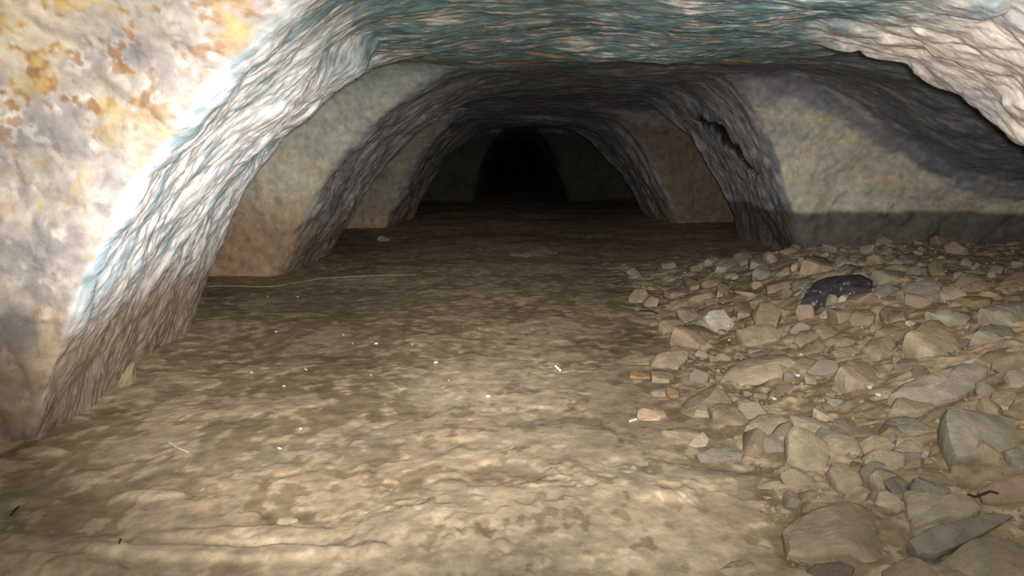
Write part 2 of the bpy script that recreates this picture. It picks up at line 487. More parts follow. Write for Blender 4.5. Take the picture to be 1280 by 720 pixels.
# split into the roof and one wall per pillar
cz = (z / HCv)[T].mean(1); tp = pidv[T]
tp = np.where(tp[:, 0] == tp[:, 1], tp[:, 0], tp[:, 2])
isroof = cz > .90
LBL = {
    'wall_left_near': 'white and ochre stained rock pillar at the left edge, with a blue-white rib',
    'wall_left_middle': 'second rock pillar on the left, greenish face with brown foot and grey rib',
    'wall_left_far': 'third, dim rock pillar on the left, deeper in the gallery',
    'wall_right_near': 'pinkish white rock haunch at the top right corner',
    'wall_right_middle': 'grey cracked rib and pale stained face above a dark damp band, right of the gallery',
    'wall_right_far': 'dim brownish rock pillar behind the cracked right rib',
}
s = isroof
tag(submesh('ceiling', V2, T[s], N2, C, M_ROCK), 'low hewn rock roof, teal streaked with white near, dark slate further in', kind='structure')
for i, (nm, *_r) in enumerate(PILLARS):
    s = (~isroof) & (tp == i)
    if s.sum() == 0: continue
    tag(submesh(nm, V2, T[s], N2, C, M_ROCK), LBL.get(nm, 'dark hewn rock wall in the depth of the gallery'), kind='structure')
print('rock tris', len(T))

# ------------------------------------------------------------------ mud floor
PLATES = []      # pale trodden plates (pixel centre, half sizes in m) that stand a little proud
for px, py, rx, ry, h in [(585, 578, .17, .12, .018), (560, 545, .20, .10, .014), (560, 600, .11, .09, .014), (600, 640, .45, .30, .020), (720, 650, .55, .40, .022),
                          (480, 690, .45, .25, .022), (700, 560, .40, .35, .014), (640, 480, .6, .6, .010), (60, 695, .28, .16, .035), (20, 720, .3, .12, .03),
                          (190, 622, .14, .05, .025), (250, 690, .55, .05, .028), (300, 668, .3, .06, .02), (790, 600, .3, .35, .02), (850, 610, .25, .2, .02),
                          (60, 572, .10, .05, .03), (110, 600, .10, .08, .02)]:
    r_ = ray(px, py); q = r_ * (-EYE / r_[2])
    PLATES.append((q[0], q[1], rx, ry, h))

def path_w(x, y):
    """the trodden path down the middle of the gallery"""
    return sstep(-.75, -.25, x + .1 * np.sin(y * 2.1)) * (1 - sstep(.55, 1.0, x - .1 * np.sin(y * 1.7 + 1)))

def floor_h(x, y, full=True):
    zero = x * 0
    h = heap_h(x, y)
    h = h + .030 * fbm(x * .7, y * .7, zero + 1.5, 2)
    h = h + .05 * sstep(-1.5, -2.6, x) * sstep(2.5, 3.5, y) * (1 - sstep(7, 8, y))
    h = h + .10 * np.exp(-(((x - .35) / .35) ** 2 + ((y - 11.6) / .8) ** 2)) * .6
    h = h - .03 * sstep(16, 28, y)
    if not full: return h
    w1 = fbm(x * 3.6, y * 2.6, zero + 7.5, 4, .55)
    h = h + .006 * w1
    w2 = fbm(x * 2.6 + 3, y * 2.0, zero + 2.5, 4, .6)
    plate = sstep(.02, .08, w2 + .38 * path_w(x, y) - .20)                                   # trodden crust standing proud of the softer mud
    h = h + .006 * plate * (1 - .5 * sstep(6, 10, y))
    w3 = fbm(x * 12, y * 9, zero + 4.5, 3, .6)
    h = h + .0028 * w3
    for cx, cy, rx, ry, hh in PLATES:
        dd = np.sqrt(((x - cx) / rx) ** 2 + ((y - cy) / ry) ** 2) + .45 * w1 + .22 * w3
        h = h + .6 * hh * sstep(1.2, .6, dd)
    rough = sstep(.8, 1.4, x) * (1 - sstep(9.5, 10.5, y))
    h = h + rough * .03 * fbm(x * 4.5, y * 4.5, zero + 12.5, 3, .6)
    return h

fx = np.arange(-8.4, 8.81, .10)
fy = [-3.2]
while fy[-1] < 81.0:
    v = fy[-1]; fy.append(v + (.12 if v < 9 else .2 if v < 16 else .4 if v < 30 else 1.0))
fy = np.array(fy)
X, Y = np.meshgrid(fx, fy)
idx = np.arange(X.size).reshape(X.shape)
a, b, c, d = idx[:-1, :-1].ravel(), idx[:-1, 1:].ravel(), idx[1:, 1:].ravel(), idx[1:, :-1].ravel()
FT = np.concatenate([np.stack([a, b, c], 1), np.stack([a, c, d], 1)])
FV = np.stack([X, Y, X * 0], 2).reshape(-1, 3)
def lim_floor(M):
    dist = np.linalg.norm(M - np.array([0, 0, EYE]), axis=1)
    v = (M[:, 1] > 1.7) & (np.abs(M[:, 0]) / np.maximum(M[:, 1], .05) < .72)
    return np.where(v, np.maximum(.0135, .0056 * dist), .3)
FV, FT, _ = refine(FV, FT, lim_floor, 5)
x, y = FV[:, 0].astype(np.float32), FV[:, 1].astype(np.float32)
FV[:, 2] = floor_h(x, y)
FN = vnormals(FV, FT)
zero = x * 0
w2 = fbm(x * 2.6 + 3, y * 2.0, zero + 2.5, 4, .6)
w1 = fbm(x * 3.6, y * 2.6, zero + 7.5, 4, .55)
w3 = fbm(x * 12, y * 9, zero + 4.5, 3, .6)
wl = fbm(x * .8, y * .8, zero + 21.5, 3)
plate = sstep(.01, .06, w2 + .38 * path_w(x, y) - .20 + .06 * w3)
FC = np.tile(np.array([.275, .222, .14]), (len(x), 1))
FC = mix(FC, (.39, .32, .225), plate)
FC = mix(FC, (.16, .125, .07), sstep(.2, .5, -w1) * .5)
FC = mix(FC, (.33, .30, .245), sstep(.15, .5, wl) * .35)
FC = mix(FC, (.24, .135, .07), sstep(.32, .5, w3 + .3 * wl) * .45)
for cx, cy, rx, ry, hh in PLATES:
    dd = np.sqrt(((x - cx) / rx) ** 2 + ((y - cy) / ry) ** 2) + .35 * w1 + .18 * w3
    FC = mix(FC, (.42, .355, .255), sstep(1.05, .85, dd) * .75)
FC = mix(FC, (.46, .40, .29), sstep(.30, .44, w3 - .25 * w1) * (1 - .5 * plate) * .7)
FC = mix(FC, (.12, .085, .045), sstep(.34, .44, fbm(x * 10, y * 6.0, zero + 31.5, 3, .6)) * plate * .5 * path_w(x, y))
# greener, darker mud along the left pillar and deeper in the gallery
FC = mix(FC, (.15, .135, .07), sstep(-.9, -2.2, x + .3 * wl) * sstep(3.2, 2.4, y + .2 * w1) * .4)
FC = np.clip(FC * np.array([1.03, .975, .95]) * (1 + .22 * w3[:, None]), .02, .8)
floor_o = mesh_obj('floor', FV, FT, FN, FC, M_MUD)
tag(floor_o, 'trodden brown mud floor of the gallery with paler crusted plates', kind='structure')
print('floor tris', len(FT))
# INSERT_STONES
# ------------------------------------------------------------------ stones of the rubble heap
random.seed(11)
def ground_hit(px, py, lift=0.0):
    """where the line of sight through a pixel meets the floor or the heap"""
    r = ray(px, py); lo = 0.8
    ts = np.arange(1.0, 16.0, .01)
    P = np.array([0, 0, EYE])[None] + ts[:, None] * r[None]
    g = floor_h(P[:, 0].astype(np.float32), P[:, 1].astype(np.float32), False) + lift
    k = np.argmax(P[:, 2] < g)
    return P[k]

def chip_mesh(name, V, F, angle=32):
    me = bpy.data.meshes.new(name)
    me.from_pydata([tuple(v) for v in V], [], [tuple(int(i) for i in f) for f in F])
    me.update()
    me.polygons.foreach_set('use_smooth', [True] * len(me.polygons))
    me.set_sharp_from_angle(angle=math.radians(angle))
    return me

def stone(name, label, pix, mat, tilt=30, thick=.30, cat='stone', group=None, rough=.05, flat=.82, kind=None):
    """a broken stone: the outline seen in the photograph is laid on a plane leaning towards the viewer on the heap, then given real thickness"""
    pix = np.array(pix, float)
    c = pix.mean(0)
    pix = c + (pix - c) * 1.07
    low = pix[:, 1].max()
    C0 = ground_hit(c[0], .2 * c[1] + .8 * low)
    a = math.radians(tilt + random.uniform(-7, 7)); yaw = random.uniform(-.30, .30)
    n = np.array([math.sin(yaw) * math.sin(a), -math.cos(yaw) * math.sin(a), math.cos(a)])
    # plane through C0 ; outline points
    O = np.array([0, 0, EYE]); pts = []
    for p in pix:
        r = ray(*p); t = ((C0 - O) @ n) / (r @ n); pts.append(O + t * r)
    pts = np.array(pts)
    # resample the outline, a little ragged
    out = []
    m = len(pts)
    per = np.linalg.norm(np.roll(pts, -1, 0) - pts, axis=1).sum()
    step = per / 22
    for i in range(m):
        A, B = pts[i], pts[(i + 1) % m]; k = max(1, int(round(np.linalg.norm(B - A) / step)))
        for j in range(k):
            q = A + (B - A) * (j / k)
            if j: q = q + np.array([random.gauss(0, 1), random.gauss(0, 1), random.gauss(0, 1)]) * rough * .25 * step
            out.append(q)
    R0 = np.array(out); K = len(R0); cen = R0.mean(0)
    size = math.sqrt(max(1e-6, np.linalg.norm(R0 - cen, axis=1).mean() ** 2))
    T_ = size * thick * 1.5
    # the top is one or two broken faces: heights follow a tilted plane, plus a ridge
    e1 = np.array([1, 0, 0.]); e2 = np.cross(n, e1)
    g1, g2 = random.uniform(-.30, .30), random.uniform(-.30, .15)
    ra = random.uniform(0, math.pi); rs = random.uniform(.0, .35)
    def top(q):
        u, v = (q - cen) @ e1, (q - cen) @ e2
        return g1 * u + g2 * v - rs * abs(math.cos(ra) * u + math.sin(ra) * v)
    rings = []
    for sc, hh, fol in ((.80, -1.9, 0), (1.0, -.55, .3), (1.0, .25, .8), (.95, .48, 1.0), (flat, .60, 1.0), (flat * .5, .62, 1.0)):
        ring = []
        for q in R0:
            p = cen + (q - cen) * sc
            h = hh * T_ + fol * top(p) + random.gauss(0, 1) * rough * size * .35
            ring.append(p + n * h)
        rings.append(ring)
    gz = floor_h(np.array([p[0] for p in rings[0]], np.float32), np.array([p[1] for p in rings[0]], np.float32), False)
    for i, p in enumerate(rings[0]): p[2] = min(p[2], gz[i] - .05)
    V = [p for ring in rings for p in ring]
    F = []
    for r_ in range(len(rings) - 1):
        for i in range(K):
            j = (i + 1) % K
            F.append((r_ * K + i, r_ * K + j, (r_ + 1) * K + j, (r_ + 1) * K + i))
    V.append(cen + n * (.62 * T_ + top(cen))); ci = len(V) - 1
    b = (len(rings) - 1) * K
    for i in range(K): F.append((b + i, b + (i + 1) % K, ci))
    F.append(tuple(range(K - 1, -1, -1)))
    V = np.array(V) 
    # orientation of the outline
    e = R0 - cen; area = sum(np.cross(e[i], e[(i + 1) % K]) @ n for i in range(K))
    if area < 0: F = [tuple(reversed(f)) for f in F]
    org = np.array([cen[0], cen[1], V[:, 2].min()])
    me = chip_mesh(name, V - org, F)
    me.materials.append(SM[mat])
    o = bpy.data.objects.new(name, me); o.location = org
    COL.objects.link(o)
    tag(o, label, cat, group, kind)
    return o

G = 'traced stones of the rubble heap'
ST = [
 # --- far left fringe of the heap
 ('stone', 'round stone with whitish top lying alone at the left tip of the heap', 'tan', [(786,370),(794,364),(806,366),(809,371),(803,378),(795,380),(787,376)]),
 ('stone', 'pointed pyramid-shaped clay stone at the left edge of the heap', 'tan', [(824,410),(831,397),(839,392),(847,395),(856,405),(859,409),(843,414),(833,417)]),
 ('stone', 'bright stone with white fractured edges, the palest in the heap', 'white', [(880,398),(886,393),(904,392),(916,405),(911,410),(899,418),(893,412)]),
 ('stone', 'small upright block among the back left stones of the heap', 'clay', [(855,343),(868,342),(873,350),(872,365),(862,366),(858,355)]),
 ('stone', 'flat angular stone just left of the small upright block', 'clay', [(831,366),(842,360),(858,360),(861,368),(845,371),(838,372)]),
 ('stone', 'small reddish stone behind the white fractured stone', 'red', [(880,376),(885,370),(894,369),(898,377),(895,384),(884,384)]),
 ('stone', 'tall narrow stone behind the small reddish stone', 'clay', [(896,362),(906,347),(911,352),(912,364),(903,372),(896,370)]),
 ('stone', 'rounded brown stone to the right of the small reddish stone', 'clay', [(917,385),(925,378),(936,376),(941,388),(936,398),(922,396)]),
 ('stone', 'dull triangular stone between the pyramid stone and the reddish stone', 'clay', [(846,391),(855,385),(872,383),(873,394),(860,406),(850,398)]),
 ('stone', 'thin flat stone in front of the small upright block', 'clay', [(834,380),(848,373),(866,371),(872,376),(856,382),(842,386)]),
 ('stone', 'round dim stone right behind the small upright block', 'clay', [(878,354),(884,348),(896,347),(902,352),(898,360),(884,361)]),
 ('stone', 'dim boulder on the back ridge of the heap, below the cracked rib', 'grey', [(893,330),(905,322),(918,322),(920,334),(906,340),(895,338)]),
 ('stone', 'hindmost dim boulder touching the foot of the cracked rib', 'grey', [(918,318),(928,315),(938,318),(940,330),(925,334)]),
 ('stone', 'small dim lump at the left end of the back ridge', 'clay', [(862,333),(870,325),(880,330),(878,340),(866,341)]),
 ('stone', 'small dim stone on the mud left of the back ridge', 'clay', [(828,346),(836,340),(843,343),(843,352),(832,354)]),
 ('stone', 'little flat stone between the round whitish stone and the back ridge', 'clay', [(812,356),(820,351),(829,353),(830,360),(818,364)]),
 # --- back of the heap below the damp band
 ('stone', 'grey square block left of the light upright chip at the back', 'grey', [(941,340),(947,334),(960,334),(963,344),(955,350),(943,350)]),
 ('stone', 'light upright chip standing at the back of the heap', 'pale', [(987,338),(991,329),(1000,326),(996,336),(992,341)]),
 ('blackened_lump', 'black lump with pinkish white streaks lying on the back of the heap', 'black', [(1003,385),(1008,372),(1018,360),(1030,352),(1045,350),(1060,347),(1078,348),(1088,352),(1086,370),(1075,372),(1058,366),(1046,368),(1036,375),(1020,381)]),
 ('stone', 'pale beige stone lying just in front of the black lump', 'pale', [(1024,393),(1033,385),(1044,384),(1046,392),(1036,397),(1027,397)]),
 ('stone', 'cream stone tucked under the right half of the black lump', 'pale', [(1046,376),(1055,369),(1066,369),(1076,374),(1066,379),(1050,381)]),
 ('stone', 'small purple slab behind the black lump', 'purple', [(1047,338),(1055,332),(1070,328),(1072,334),(1060,341),(1048,342)]),
 ('stone', 'pale greenish slab lying behind the small purple slab', 'green', [(1043,328),(1050,322),(1066,325),(1079,323),(1070,328),(1056,331),(1046,334)]),
 ('stone', 'wide brown stone right of the light upright chip', 'clay', [(1001,340),(1006,326),(1020,319),(1040,322),(1044,332),(1040,340),(1020,342)]),
 ('stone', 'brown boulder at the back, right of the cracked rib\'s foot', 'clay', [(936,325),(944,319),(955,320),(961,330),(950,336),(938,334)]),
 ('stone', 'brown flat stone halfway between grey square block and black lump', 'clay', [(958,355),(965,350),(985,350),(988,360),(976,366),(960,366)]),
 ('stone', 'shaded hollow-sided stone just left of the black lump', 'grey', [(990,352),(996,346),(1010,346),(1014,354),(1004,364),(992,362)]),
 ('stone', 'stone with a light rim right of the black lump', 'grey', [(1090,370),(1096,358),(1112,356),(1120,364),(1112,372),(1096,374)]),
 ('stone', 'broad brownish boulder two stones right of the black lump', 'grey', [(1124,362),(1135,355),(1160,355),(1172,364),(1170,378),(1150,384),(1138,378)]),
 ('stone', 'pale-topped wedge beside the mossy streak', 'pale', [(1175,365),(1180,357),(1192,359),(1207,371),(1200,376),(1180,378)]),
 ('stone', 'curved grey stone behind the broad brownish boulder', 'grey', [(1144,350),(1150,345),(1164,345),(1168,350),(1160,356),(1146,358)]),
 ('stone', 'dark reddish stone at the right edge, at the back of the heap', 'red', [(1246,358),(1256,347),(1270,343),(1279,350),(1278,364),(1262,364)]),
 ('stone', 'grey lavender slab cut by the right edge, below the dark reddish stone', 'grey', [(1226,388),(1240,382),(1260,377),(1280,378),(1290,395),(1278,412),(1262,408),(1245,400)]),
 ('stone', 'greenish three-cornered slab below the mossy streak', 'green', [(1160,388),(1180,386),(1218,387),(1214,398),(1204,410),(1190,402),(1172,396)]),
 ('stone', 'light grey stone at the very back, under the damp band', 'grey', [(1118,326),(1128,319),(1142,317),(1148,322),(1144,330),(1126,332)]),
 ('stone', 'small pale chip in the dark back right of the heap', 'pale', [(1214,336),(1220,330),(1230,327),(1224,334),(1216,338)]),
 ('stone', 'upright dim stone at the back, right of the light grey one', 'clay', [(1160,330),(1170,324),(1178,330),(1180,342),(1168,346),(1162,338)]),
 ('mossy_stone', 'long low stone with a yellow-green mossy streak', 'moss', [(1178,384),(1190,376),(1220,372),(1240,374),(1236,380),(1200,386)]),
 ('stone', 'rough brown stone at the back right, above the mossy streak', 'clay', [(1190,354),(1205,346),(1225,350),(1236,360),(1220,368),(1200,364)]),
 ('stone', 'crumbly grey stone directly above the broad brownish boulder', 'grey', [(1090,346),(1104,336),(1124,335),(1138,344),(1128,352),(1100,354)]),
 # --- middle of the heap
 ('stone', 'slab with a pale broken corner right of the white fractured stone', 'tan', [(923,412),(940,408),(965,412),(975,424),(970,430),(955,430),(940,434),(931,428)]),
 ('stone', 'light triangular chip under the slab with the pale broken corner', 'pale', [(933,434),(948,434),(959,440),(945,446),(936,446)]),
 ('stone', 'small wedge pointing down, right of the pale-cornered slab', 'clay', [(968,412),(975,404),(988,406),(986,414),(978,421)]),
 ('stone', 'flat diamond-shaped stone in the middle of the heap', 'clay', [(993,424),(1000,414),(1014,412),(1026,420),(1020,427),(1002,432)]),
 ('stone', 'brown boxy stone right behind the flat diamond-shaped stone', 'clay', [(1020,416),(1026,407),(1045,407),(1049,412),(1044,422),(1030,424)]),
 ('stone', 'tall smooth clay stone behind the pale-cornered slab', 'clay', [(943,396),(950,382),(965,384),(975,396),(970,408),(955,411),(944,406)]),
 ('stone', 'rounded stone with a light upper rim in front of the diamond-shaped stone', 'clay', [(998,436),(1010,427),(1024,425),(1032,432),(1026,444),(1008,447)]),
 ('stone', 'large low clay slab in the middle, in front of the light triangular chip', 'tan', [(905,470),(915,455),(930,448),(955,447),(980,452),(990,466),(975,478),(945,480),(920,480)]),
 ('stone', 'small pale lump right of the large low clay slab', 'tan', [(1005,473),(1013,469),(1021,472),(1020,480),(1008,480)]),
 ('stone', 'small curled lump left of the light triangular chip', 'clay', [(917,444),(924,438),(932,440),(930,448),(920,450)]),
 ('stone', 'kite-shaped slab pointing down in the middle right of the heap', 'tan', [(1079,433),(1090,424),(1112,422),(1119,432),(1112,442),(1100,450),(1090,443)]),
 ('stone', 'ribbed pinkish stone wedged beside the kite-shaped slab', 'red', [(1118,444),(1124,433),(1136,433),(1144,441),(1136,445),(1124,448)]),
 ('stone', 'big four-sided flat slab in the right half of the heap', 'tan', [(1131,430),(1150,412),(1163,402),(1175,400),(1192,412),(1203,428),(1196,440),(1180,448),(1165,452),(1150,446)]),
 ('stone', 'reddish six-sided stone below the stone with a light rim', 'red', [(1100,390),(1108,383),(1118,383),(1122,390),(1118,400),(1106,402)]),
 ('stone', 'brown rounded boulder left of the reddish six-sided stone', 'clay', [(1062,396),(1070,386),(1086,385),(1094,394),(1090,404),(1072,408)]),
 ('stone', 'long flat stone left of the kite-shaped slab', 'clay', [(1040,440),(1050,434),(1070,436),(1076,441),(1066,448),(1046,448)]),
 ('stone', 'large smooth rounded stone below the kite-shaped slab', 'tan', [(1046,470),(1058,455),(1078,450),(1100,456),(1106,470),(1096,486),(1060,488)]),
 ('stone', 'dark stone under the ribbed pinkish stone', 'dark', [(1118,458),(1126,450),(1146,450),(1152,458),(1140,462),(1124,462)]),
 ('stone', 'whitish lump left of the big four-sided slab\'s top corner', 'pale', [(1132,404),(1138,400),(1146,400),(1145,407),(1138,409)]),
 ('stone', 'long pale grey slab lying flat across the right half of the heap', 'grey', [(1118,490),(1130,480),(1150,474),(1180,468),(1200,460),(1218,462),(1230,470),(1225,484),(1210,496),(1190,504),(1170,506),(1140,501)]),
 ('stone', 'square stone with a lit lower edge right of the long pale grey slab', 'tan', [(1238,506),(1242,490),(1258,486),(1268,488),(1266,504),(1258,514),(1246,510)]),
 ('stone', 'thin pale splinter above the right end of the long grey slab', 'pale', [(1196,460),(1206,452),(1220,446),(1224,448),(1212,456),(1200,461)]),
 ('stone', 'small blackish stone on the right corner of the big four-sided slab', 'dark', [(1191,434),(1196,426),(1208,426),(1212,430),(1200,438)]),  # added dark stone, stands in for a shaded hole between the slabs
 ('stone', 'flat brown slab cut by the right edge above the square stone', 'clay', [(1222,450),(1236,438),(1260,436),(1280,438),(1290,450),(1260,458),(1236,460)]),
 ('stone', 'layered grey slab right of the big four-sided slab', 'grey', [(1216,424),(1222,414),(1240,404),(1262,408),(1276,420),(1270,430),(1240,430)]),
 ('stone', 'crumbling brown stone in front of the six-sided reddish stone', 'clay', [(1096,416),(1106,406),(1124,408),(1130,416),(1118,422),(1102,421)]),
 ('stone', 'brown stone between the flat diamond-shaped stone and the kite-shaped slab', 'clay', [(1044,430),(1054,420),(1072,420),(1078,428),(1064,434),(1050,434)]),
 ('stone', 'low stone filling the gap in front of the rounded rim stone', 'clay', [(990,456),(1000,449),(1024,450),(1034,458),(1020,466),(1000,466)]),
 # --- left middle edge of the heap
 ('stone', 'smooth flat trapezoid stone at the left foot of the heap', 'tan', [(816,454),(822,444),(832,442),(860,441),(858,450),(851,456),(846,464),(836,458),(822,458)]),
 ('stone', 'rounded stone directly below the smooth trapezoid stone', 'tan', [(814,472),(818,460),(828,458),(838,460),(842,468),(836,478),(826,480),(816,478)]),
 ('stone', 'large dull boulder above the smooth trapezoid stone', 'clay', [(840,424),(846,414),(860,408),(872,402),(882,402),(896,414),(902,426),(890,434),(872,438),(858,432)]),
 ('stone', 'pale round cobble right of the smooth trapezoid stone', 'pale', [(868,444),(873,439),(882,440),(884,446),(878,450),(871,449)]),
 ('stone', 'small triangular chip right of the pale round cobble', 'tan', [(886,447),(890,445),(899,449),(894,454),(888,453)]),
 ('stone', 'thin slab squeezed between the dull boulder and the trapezoid stone', 'clay', [(838,433),(850,431),(858,434),(856,440),(840,441)]),
 ('stone', 'small orange stone below the rounded stone at the left foot', 'orange', [(833,484),(840,483),(848,488),(848,497),(838,499),(834,493)]),
 ('stone', 'yellowish ribbed stone touching the small orange stone', 'tan', [(814,490),(822,486),(832,487),(832,497),(820,498)]),
 ('stone', 'flat ochre stone half sunk in the mud left of the rounded stone', 'orange', [(786,466),(798,464),(812,467),(812,473),(800,475),(788,473)]),
 ('stone', 'flat slab sunk in the mud left of the smooth trapezoid stone', 'clay', [(766,452),(780,447),(800,447),(815,452),(810,457),(790,458),(770,457)]),
 ('stone', 'peach-coloured stone lying apart on the mud', 'peach', [(798,512),(803,509),(822,508),(831,512),(831,522),(822,528),(802,528),(798,520)]),
 ('stone', 'big furrowed clay boulder right of the peach-coloured stone', 'tan', [(852,508),(856,494),(870,486),(890,484),(906,490),(914,502),(910,516),(890,524),(868,524),(856,516)]),
 ('stone', 'flat lit stone in the mud below the furrowed boulder', 'tan', [(828,542),(840,537),(856,533),(872,538),(874,546),(860,556),(846,552)]),
 ('stone', 'small pale knob right of the flat lit stone', 'pale', [(862,556),(868,546),(878,542),(886,548),(882,556),(870,560)]),
 ('stone', 'grey mud-covered mound stone below the small pale knob', 'grey', [(872,568),(890,560),(910,558),(930,566),(925,576),(900,580),(876,578)]),
 # --- front of the heap
 ('stone', 'smooth wedge-shaped stone in the front left of the heap', 'tan', [(934,534),(940,526),(950,518),(966,516),(978,522),(988,536),(982,546),(965,546),(948,544)]),
 ('stone', 'flat light slab right of the smooth wedge-shaped stone', 'tan', [(988,524),(1000,521),(1020,524),(1032,530),(1036,538),(1022,546),(1008,538),(994,534)]),
 ('stone', 'tall pinkish grey block leaning below the flat light slab', 'tan', [(984,546),(992,537),(1005,538),(1020,546),(1034,556),(1036,570),(1030,585),(1014,590),(998,584),(986,572)]),
 ('stone', 'angular slab right of the tall pinkish grey block', 'tan', [(1024,548),(1036,540),(1050,538),(1064,548),(1080,564),(1074,572),(1056,570),(1040,562)]),
 ('stone', 'clay-smeared boulder left of the smooth wedge-shaped stone', 'clay', [(886,510),(900,504),(918,504),(928,516),(934,526),(926,534),(908,530),(892,522)]),
 ('stone', 'five-sided stone above the smooth wedge-shaped stone', 'tan', [(922,504),(936,496),(956,500),(952,510),(940,518),(930,516)]),
 ('stone', 'little pinkish stone above the right end of the flat light slab', 'pale', [(1017,512),(1026,510),(1036,516),(1040,526),(1032,528),(1022,520)]),
 ('stone', 'small olive-green stone with a lit lower edge', 'green', [(1034,504),(1042,496),(1054,494),(1054,504),(1042,510)]),
 ('stone', 'flat lit shelf of stone at the foot of the tall pinkish grey block', 'tan', [(946,608),(956,600),(975,596),(1000,600),(1015,606),(1000,612),(970,612)]),
 ('stone', 'leaning block left of the light three-cornered stone', 'tan', [(1036,590),(1042,580),(1056,580),(1070,592),(1078,608),(1080,622),(1064,624),(1048,612)]),
 ('stone', 'dark-sided slab above the angular slab', 'dark', [(1040,534),(1052,524),(1068,526),(1078,540),(1070,550),(1056,540)]),
 ('stone', 'rounded four-sided stone right of the angular slab', 'tan', [(1076,552),(1090,544),(1108,548),(1116,560),(1110,574),(1098,574),(1082,566)]),
 ('stone', 'small pointed stone right of the rounded four-sided stone', 'tan', [(1116,566),(1124,556),(1134,552),(1146,560),(1152,568),(1136,572),(1120,572)]),
 ('stone', 'small yellowish cube beside the big square block', 'pale', [(1152,560),(1160,555),(1168,556),(1168,564),(1160,569),(1153,567)]),
 ('stone', 'big square block near the right edge', 'grey', [(1178,532),(1182,522),(1200,516),(1225,514),(1250,514),(1268,520),(1276,540),(1270,562),(1250,570),(1220,574),(1192,578),(1184,560)]),
 ('stone', 'flat grey stone behind the small pointed stone', 'grey', [(1104,534),(1112,522),(1130,520),(1150,528),(1162,538),(1160,546),(1140,546),(1116,542)]),
 ('stone', 'smooth squarish boulder above the light three-cornered stone', 'tan', [(1088,598),(1096,586),(1110,580),(1126,582),(1134,596),(1134,604),(1118,614),(1096,610)]),
 ('stone', 'small facet stone right of the smooth squarish boulder', 'clay', [(1130,584),(1138,576),(1148,576),(1150,584),(1140,590)]),
 ('stone', 'brown flat stone above the big pale block', 'clay', [(1150,596),(1158,588),(1176,590),(1186,598),(1180,608),(1156,610)]),
 ('stone', 'tiny whitish block left of the foot of the big square block', 'pale', [(1155,572),(1160,570),(1166,572),(1166,577),(1156,578)]),
 ('stone', 'round brown stone under the big square block', 'clay', [(1190,584),(1200,580),(1214,584),(1214,594),(1200,598),(1190,592)]),
 ('stone', 'light pebble above the right half of the big pale block', 'tan', [(1182,602),(1190,598),(1200,602),(1198,609),(1186,610)]),
 ('stone', 'dark grey stone cut by the right edge beside the big square block', 'grey', [(1256,566),(1268,560),(1282,558),(1290,580),(1278,588),(1264,580)]),
 ('stone', 'big pale flat-faced block under the dark red twig', 'pale', [(1133,614),(1146,612),(1158,616),(1196,617),(1212,620),(1219,626),(1224,638),(1212,648),(1190,652),(1168,656),(1142,662),(1136,645)]),
 ('stone', 'light three-cornered stone left of the big pale flat-faced block', 'pale', [(1095,630),(1099,615),(1108,614),(1122,624),(1132,638),(1136,648),(1122,642),(1104,634)]),
 ('boulder', 'largest boulder, a broad smooth clay mound in the right foreground', 'tan', [(985,660),(1000,644),(1020,634),(1045,630),(1075,628),(1100,634),(1120,644),(1134,664),(1138,684),(1124,700),(1105,710),(1085,708),(1060,700),(1035,697),(1010,698),(990,690)]),
 ('boulder', 'pale boulder in the bottom right corner', 'tan', [(1158,700),(1190,690),(1225,674),(1250,669),(1290,680),(1300,720),(1240,740),(1180,730)]),
 ('stone', 'grey sloping ledge between the big pale block and the corner boulder', 'grey', [(1140,676),(1160,664),(1200,654),(1240,644),(1262,650),(1240,664),(1200,684),(1170,696),(1150,694)]),
 ('stone', 'reddish brown stone behind the dark red twig at the right edge', 'red', [(1226,612),(1240,604),(1270,600),(1290,610),(1290,630),(1250,630),(1232,624)]),
 ('stone', 'brown stone cut by the bottom edge between the two largest boulders', 'clay', [(1105,712),(1120,704),(1136,698),(1160,708),(1180,725),(1140,735),(1110,728)]),
 ('stone', 'dark stone cut by the bottom edge under the largest boulder', 'dark', [(1005,714),(1020,704),(1050,703),(1066,712),(1060,728),(1010,728)]),
 ('stone', 'lighter flat stone at the bottom edge left of the largest boulder', 'tan', [(900,712),(915,700),(928,698),(942,706),(944,718),(920,726),(902,724)]),
]
SPECIAL = {'blackened_lump': ('lump', 22, .30), 'mossy_stone': ('stone', 22, .3), 'boulder': ('boulder', 20, .22)}
for nm, lab, mt, pix in ST:
    cat, tl, th = SPECIAL.get(nm, ('stone', 24, .27))
    sunk = 'sunk' in lab or 'in the mud' in lab or 'shelf' in lab
    stone(nm, lab, pix, mt, 14 if sunk else tl, .22 if sunk else th, cat, rough=.10 if nm == 'blackened_lump' else .05)

# flat stones and lumps out on the mud
stone('stone', 'low pale hump of stone in the middle of the gallery floor', [(640,316),(652,309),(675,307),(694,311),(698,318),(680,321),(655,321)], 'dark', 8, .12)
stone('stone', 'yellowish flat stone trodden into the mud left of the middle', [(487,480),(496,474),(514,473),(526,479),(520,487),(500,488)], 'tan', 8, .12)
stone('stone', 'thin pale flake leaning against the foot of the near left pillar', [(146,486),(152,470),(163,454),(168,452),(164,468),(156,480),(150,488)], 'tan', 55, .2)
stone('stone', 'small light stone by the foot of the second left pillar', [(472,299),(478,296),(488,296),(486,301),(476,302)], 'clay', 20, .3)
stone('stone', 'small brown stone lying on the mud in the lower left', [(347,655),(352,647),(364,644),(372,650),(368,658),(354,660)], 'tan', 25, .35)

